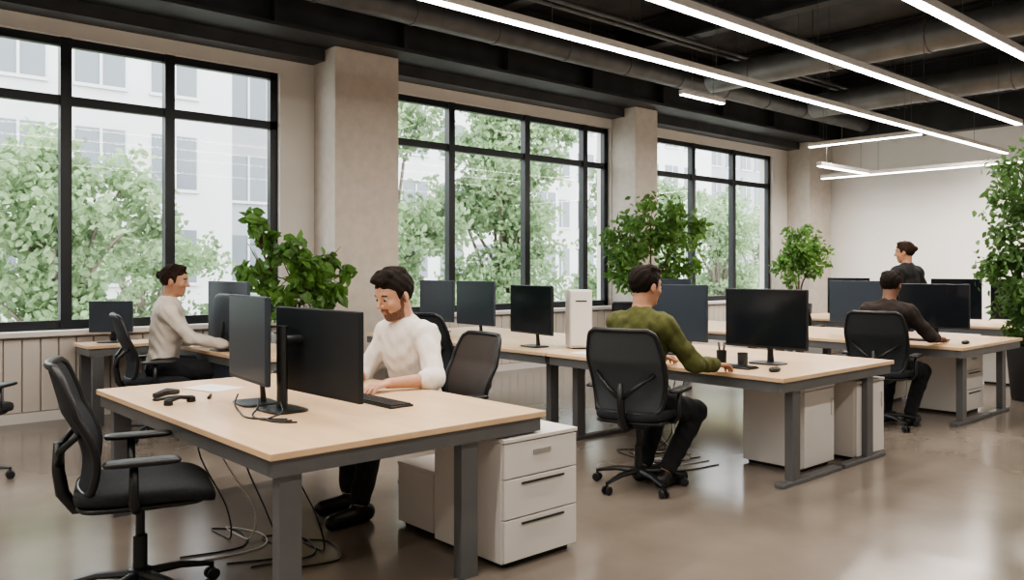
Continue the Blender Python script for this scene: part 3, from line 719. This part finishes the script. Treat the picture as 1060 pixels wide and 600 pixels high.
# standing woman
L=(10.36,4.34,0); r=1.25
person('woman in black top with tied hair standing between desks',L,r,1.06,.94,.02,
   [(.06,.19,.92),(.10,-.19,.92)],[(.0,.10,0,.1),(.05,-.10,0,-.1)],head=(.5,.1),skin='skin2',shirt='blackshirt',pants='denim',hair='hair2',hairstyle='bun',female=True,h=.008,handdir=((.2,0,-1),(.2,0,-1)),shirtname='top',poleout=.3)

# ------------------------------------------------------------ small items
def keyboard(loc,rot,label='black computer keyboard on the desk'):
    t=thing('keyboard',label,'keyboard',loc,rot)
    MB().box(-.07,.07,-.23,.23,0,.012).obj('case','black',parent=t,bevel=.004)
    s=MB()
    for i in range(5):
        for j in range(15): s.box(-.06+i*.0245,-.04+i*.0245,-.222+j*.03,-.197+j*.03,.0121,.018)
    s.obj('keys','bezel',parent=t,kind='stuff'); return t
kb=keyboard((2.40,3.76,DZ),0); instance(kb,(5.16,3.45,DZ),0); instance(kb,(8.45,3.4,DZ),0); 
def mouse(loc,rot=0):
    t=thing('computer_mouse','small black computer mouse on the desk','mouse',loc,rot)
    MB().superell((0,0,.016),(.055,.03,.018),.8,.8,20,10).obj('shell','black',parent=t,smooth=True)
    MB().tube([(.035,0,.031),(.02,0,.0345)],.004,8).obj('scroll_wheel','steel',parent=t,smooth=True); return t
ms=mouse((5.15,3.05,DZ),0); instance(ms,(8.4,2.98,DZ))
t=thing('stapler','black stapler lying on the wood desk','stapler',(1.60,4.62,DZ),.4)
MB().box(-.08,.08,-.02,.02,0,.012).obj('base','black',parent=t,bevel=.004)
MB().tube([(-.08,0,.028),(0,0,.04),(.08,0,.03)],[.016,.021,.014],10).obj('top_arm','black',parent=t,smooth=True)
t=thing('telephone_handset','small black handset lying on desk','telephone',(1.60,4.42,DZ),.3)
MB().tube([(-.07,0,.022),(0,0,.034),(.07,0,.022)],[.012,.011,.012],10).obj('grip','black',parent=t,smooth=True)
for q in (-1,1): MB().lathe([(.02,0),(.024,.004),(.022,.026),(.012,.034)],16,c=(q*.07,0,0)).obj('ear_cup','black',parent=t,smooth='auto')
t=thing('pen','brown pen lying on the wood desk','pen',(1.80,4.52,DZ),1.1)
MB().tube([(-.07,0,.008),(.05,0,.008),(.07,0,.008)],[.008,.008,.002],8).obj('barrel','bark',parent=t,smooth=True)
MB().tube([(-.072,0,.009),(-.03,0,.009)],.009,8).obj('cap','black',parent=t,smooth=True)
def papers(loc,rot,label):
    t=thing('paper_sheet',label,'paper',loc,rot); s=MB()
    for k in range(4):
        a=random.uniform(-.05,.05); s.box(-.105+a*.1,.105+a*.1,-.148,.148,k*.0012,k*.0012+.001)
    s.obj('sheets','paper',parent=t)
papers((1.95,4.85,DZ),.3,'small stack of white paper sheets on desk'); papers((5.1,4.72,DZ),.1,'white papers on the bench desk'); papers((5.15,4.25,DZ),-.2,'white papers on the bench desk')
def mug(loc,m,label):
    t=thing('mug',label,'mug',loc); MB().lathe([(.032,0),(.036,.005),(.038,.095),(.035,.095),(.033,.01)],20).obj('cup',m,parent=t,smooth='auto')
    MB().tube([(.036,0,.08),(.06,0,.075),(.064,0,.05),(.055,0,.025),(.036,0,.02)],.005,8).obj('handle',m,parent=t,smooth=True)
mug((5.30,3.40,DZ),'mug','dark mug beside the monitor')
t=thing('pen_holder','black pen cup with pens on bench desk','pen holder',(5.3,3.58,DZ)); MB().lathe([(.035,0),(.038,.1),(.035,.1),(.033,.01)],20).obj('cup','black',parent=t,smooth='auto')
for k in range(4):
    a=k*1.6; MB().tube([(.01*math.cos(a),.01*math.sin(a),.012),(.03*math.cos(a),.03*math.sin(a),.16)],.004,6).obj('pen','bezelb' if k%2 else 'bark',parent=t)
# cables
def cable(pts,m,label,r=.0045):
    P_=[Vector(p) for p in pts]; out=[]
    for i in range(len(P_)-1):
        p0=P_[max(0,i-1)];p1=P_[i];p2=P_[i+1];p3=P_[min(len(P_)-1,i+2)]
        for k in range(6):
            u=k/6; out.append(.5*((2*p1)+(-p0+p2)*u+(2*p0-5*p1+4*p2-p3)*u*u+(-p0+3*p1-3*p2+p3)*u**3))
    out.append(P_[-1])
    for p in out: p.z=max(p.z,r)
    MB().tube(out,r,6).obj('power_cable',m,smooth=True,label=label,category='cable',group='power cables')
for k in range(5):
    u=1.72+.07*k; v=4.30-.12*k; a=random.uniform(-.15,.15)
    cable([(u,v,.70),(u-.05,v+.05,.5),(u+.06+a*.3,v-.05,.2),(u+.1,v+a*.5,.01),(u+.1,v+.25+a,.005),(u+.2,v+.1,.005),(u+.1,v-.15+a*.5,.005),(u-.2,v-.1,.005)],'cablew' if k==1 else 'black','thin cable hanging from desk and coiled on floor')
for k in range(5):
    u=5.12+.05*k; v=3.75+.12*k; a=random.uniform(-.2,.2)
    cable([(u,v,.70),(u-.04,v+.03,.5),(u-.1+a*.3,v-.05,.2),(u,v+a,.01),(u-.2,v+.2+a,.005),(u-.3,v-.1,.005),(u+.1,v-.2,.005)],'cablew' if k%2 else 'black','thin cable hanging from desk and coiled on floor')
for k in range(3):
    cable([(1.80+.02*k,4.15-.2*k,DZ+.06),(1.74+.03*k,4.05-.2*k,DZ+.03),(1.72,3.95-.15*k,DZ+.005),(1.68+.03*k,3.75-.1*k,DZ+.005),(1.8,3.6-.05*k,DZ+.005)],'black','black monitor cable lying on the desk')

# ------------------------------------------------------------ light
wd=bpy.data.worlds.new('world'); scene.world=wd; wd.use_nodes=True
bg=wd.node_tree.nodes['Background']; bg.inputs['Color'].default_value=(.97,.985,1.0,1); bg.inputs['Strength'].default_value=5.5
try:
    scene.view_settings.look='AgX - Medium High Contrast'
except Exception as e: print(e)
scene.view_settings.exposure=0.30
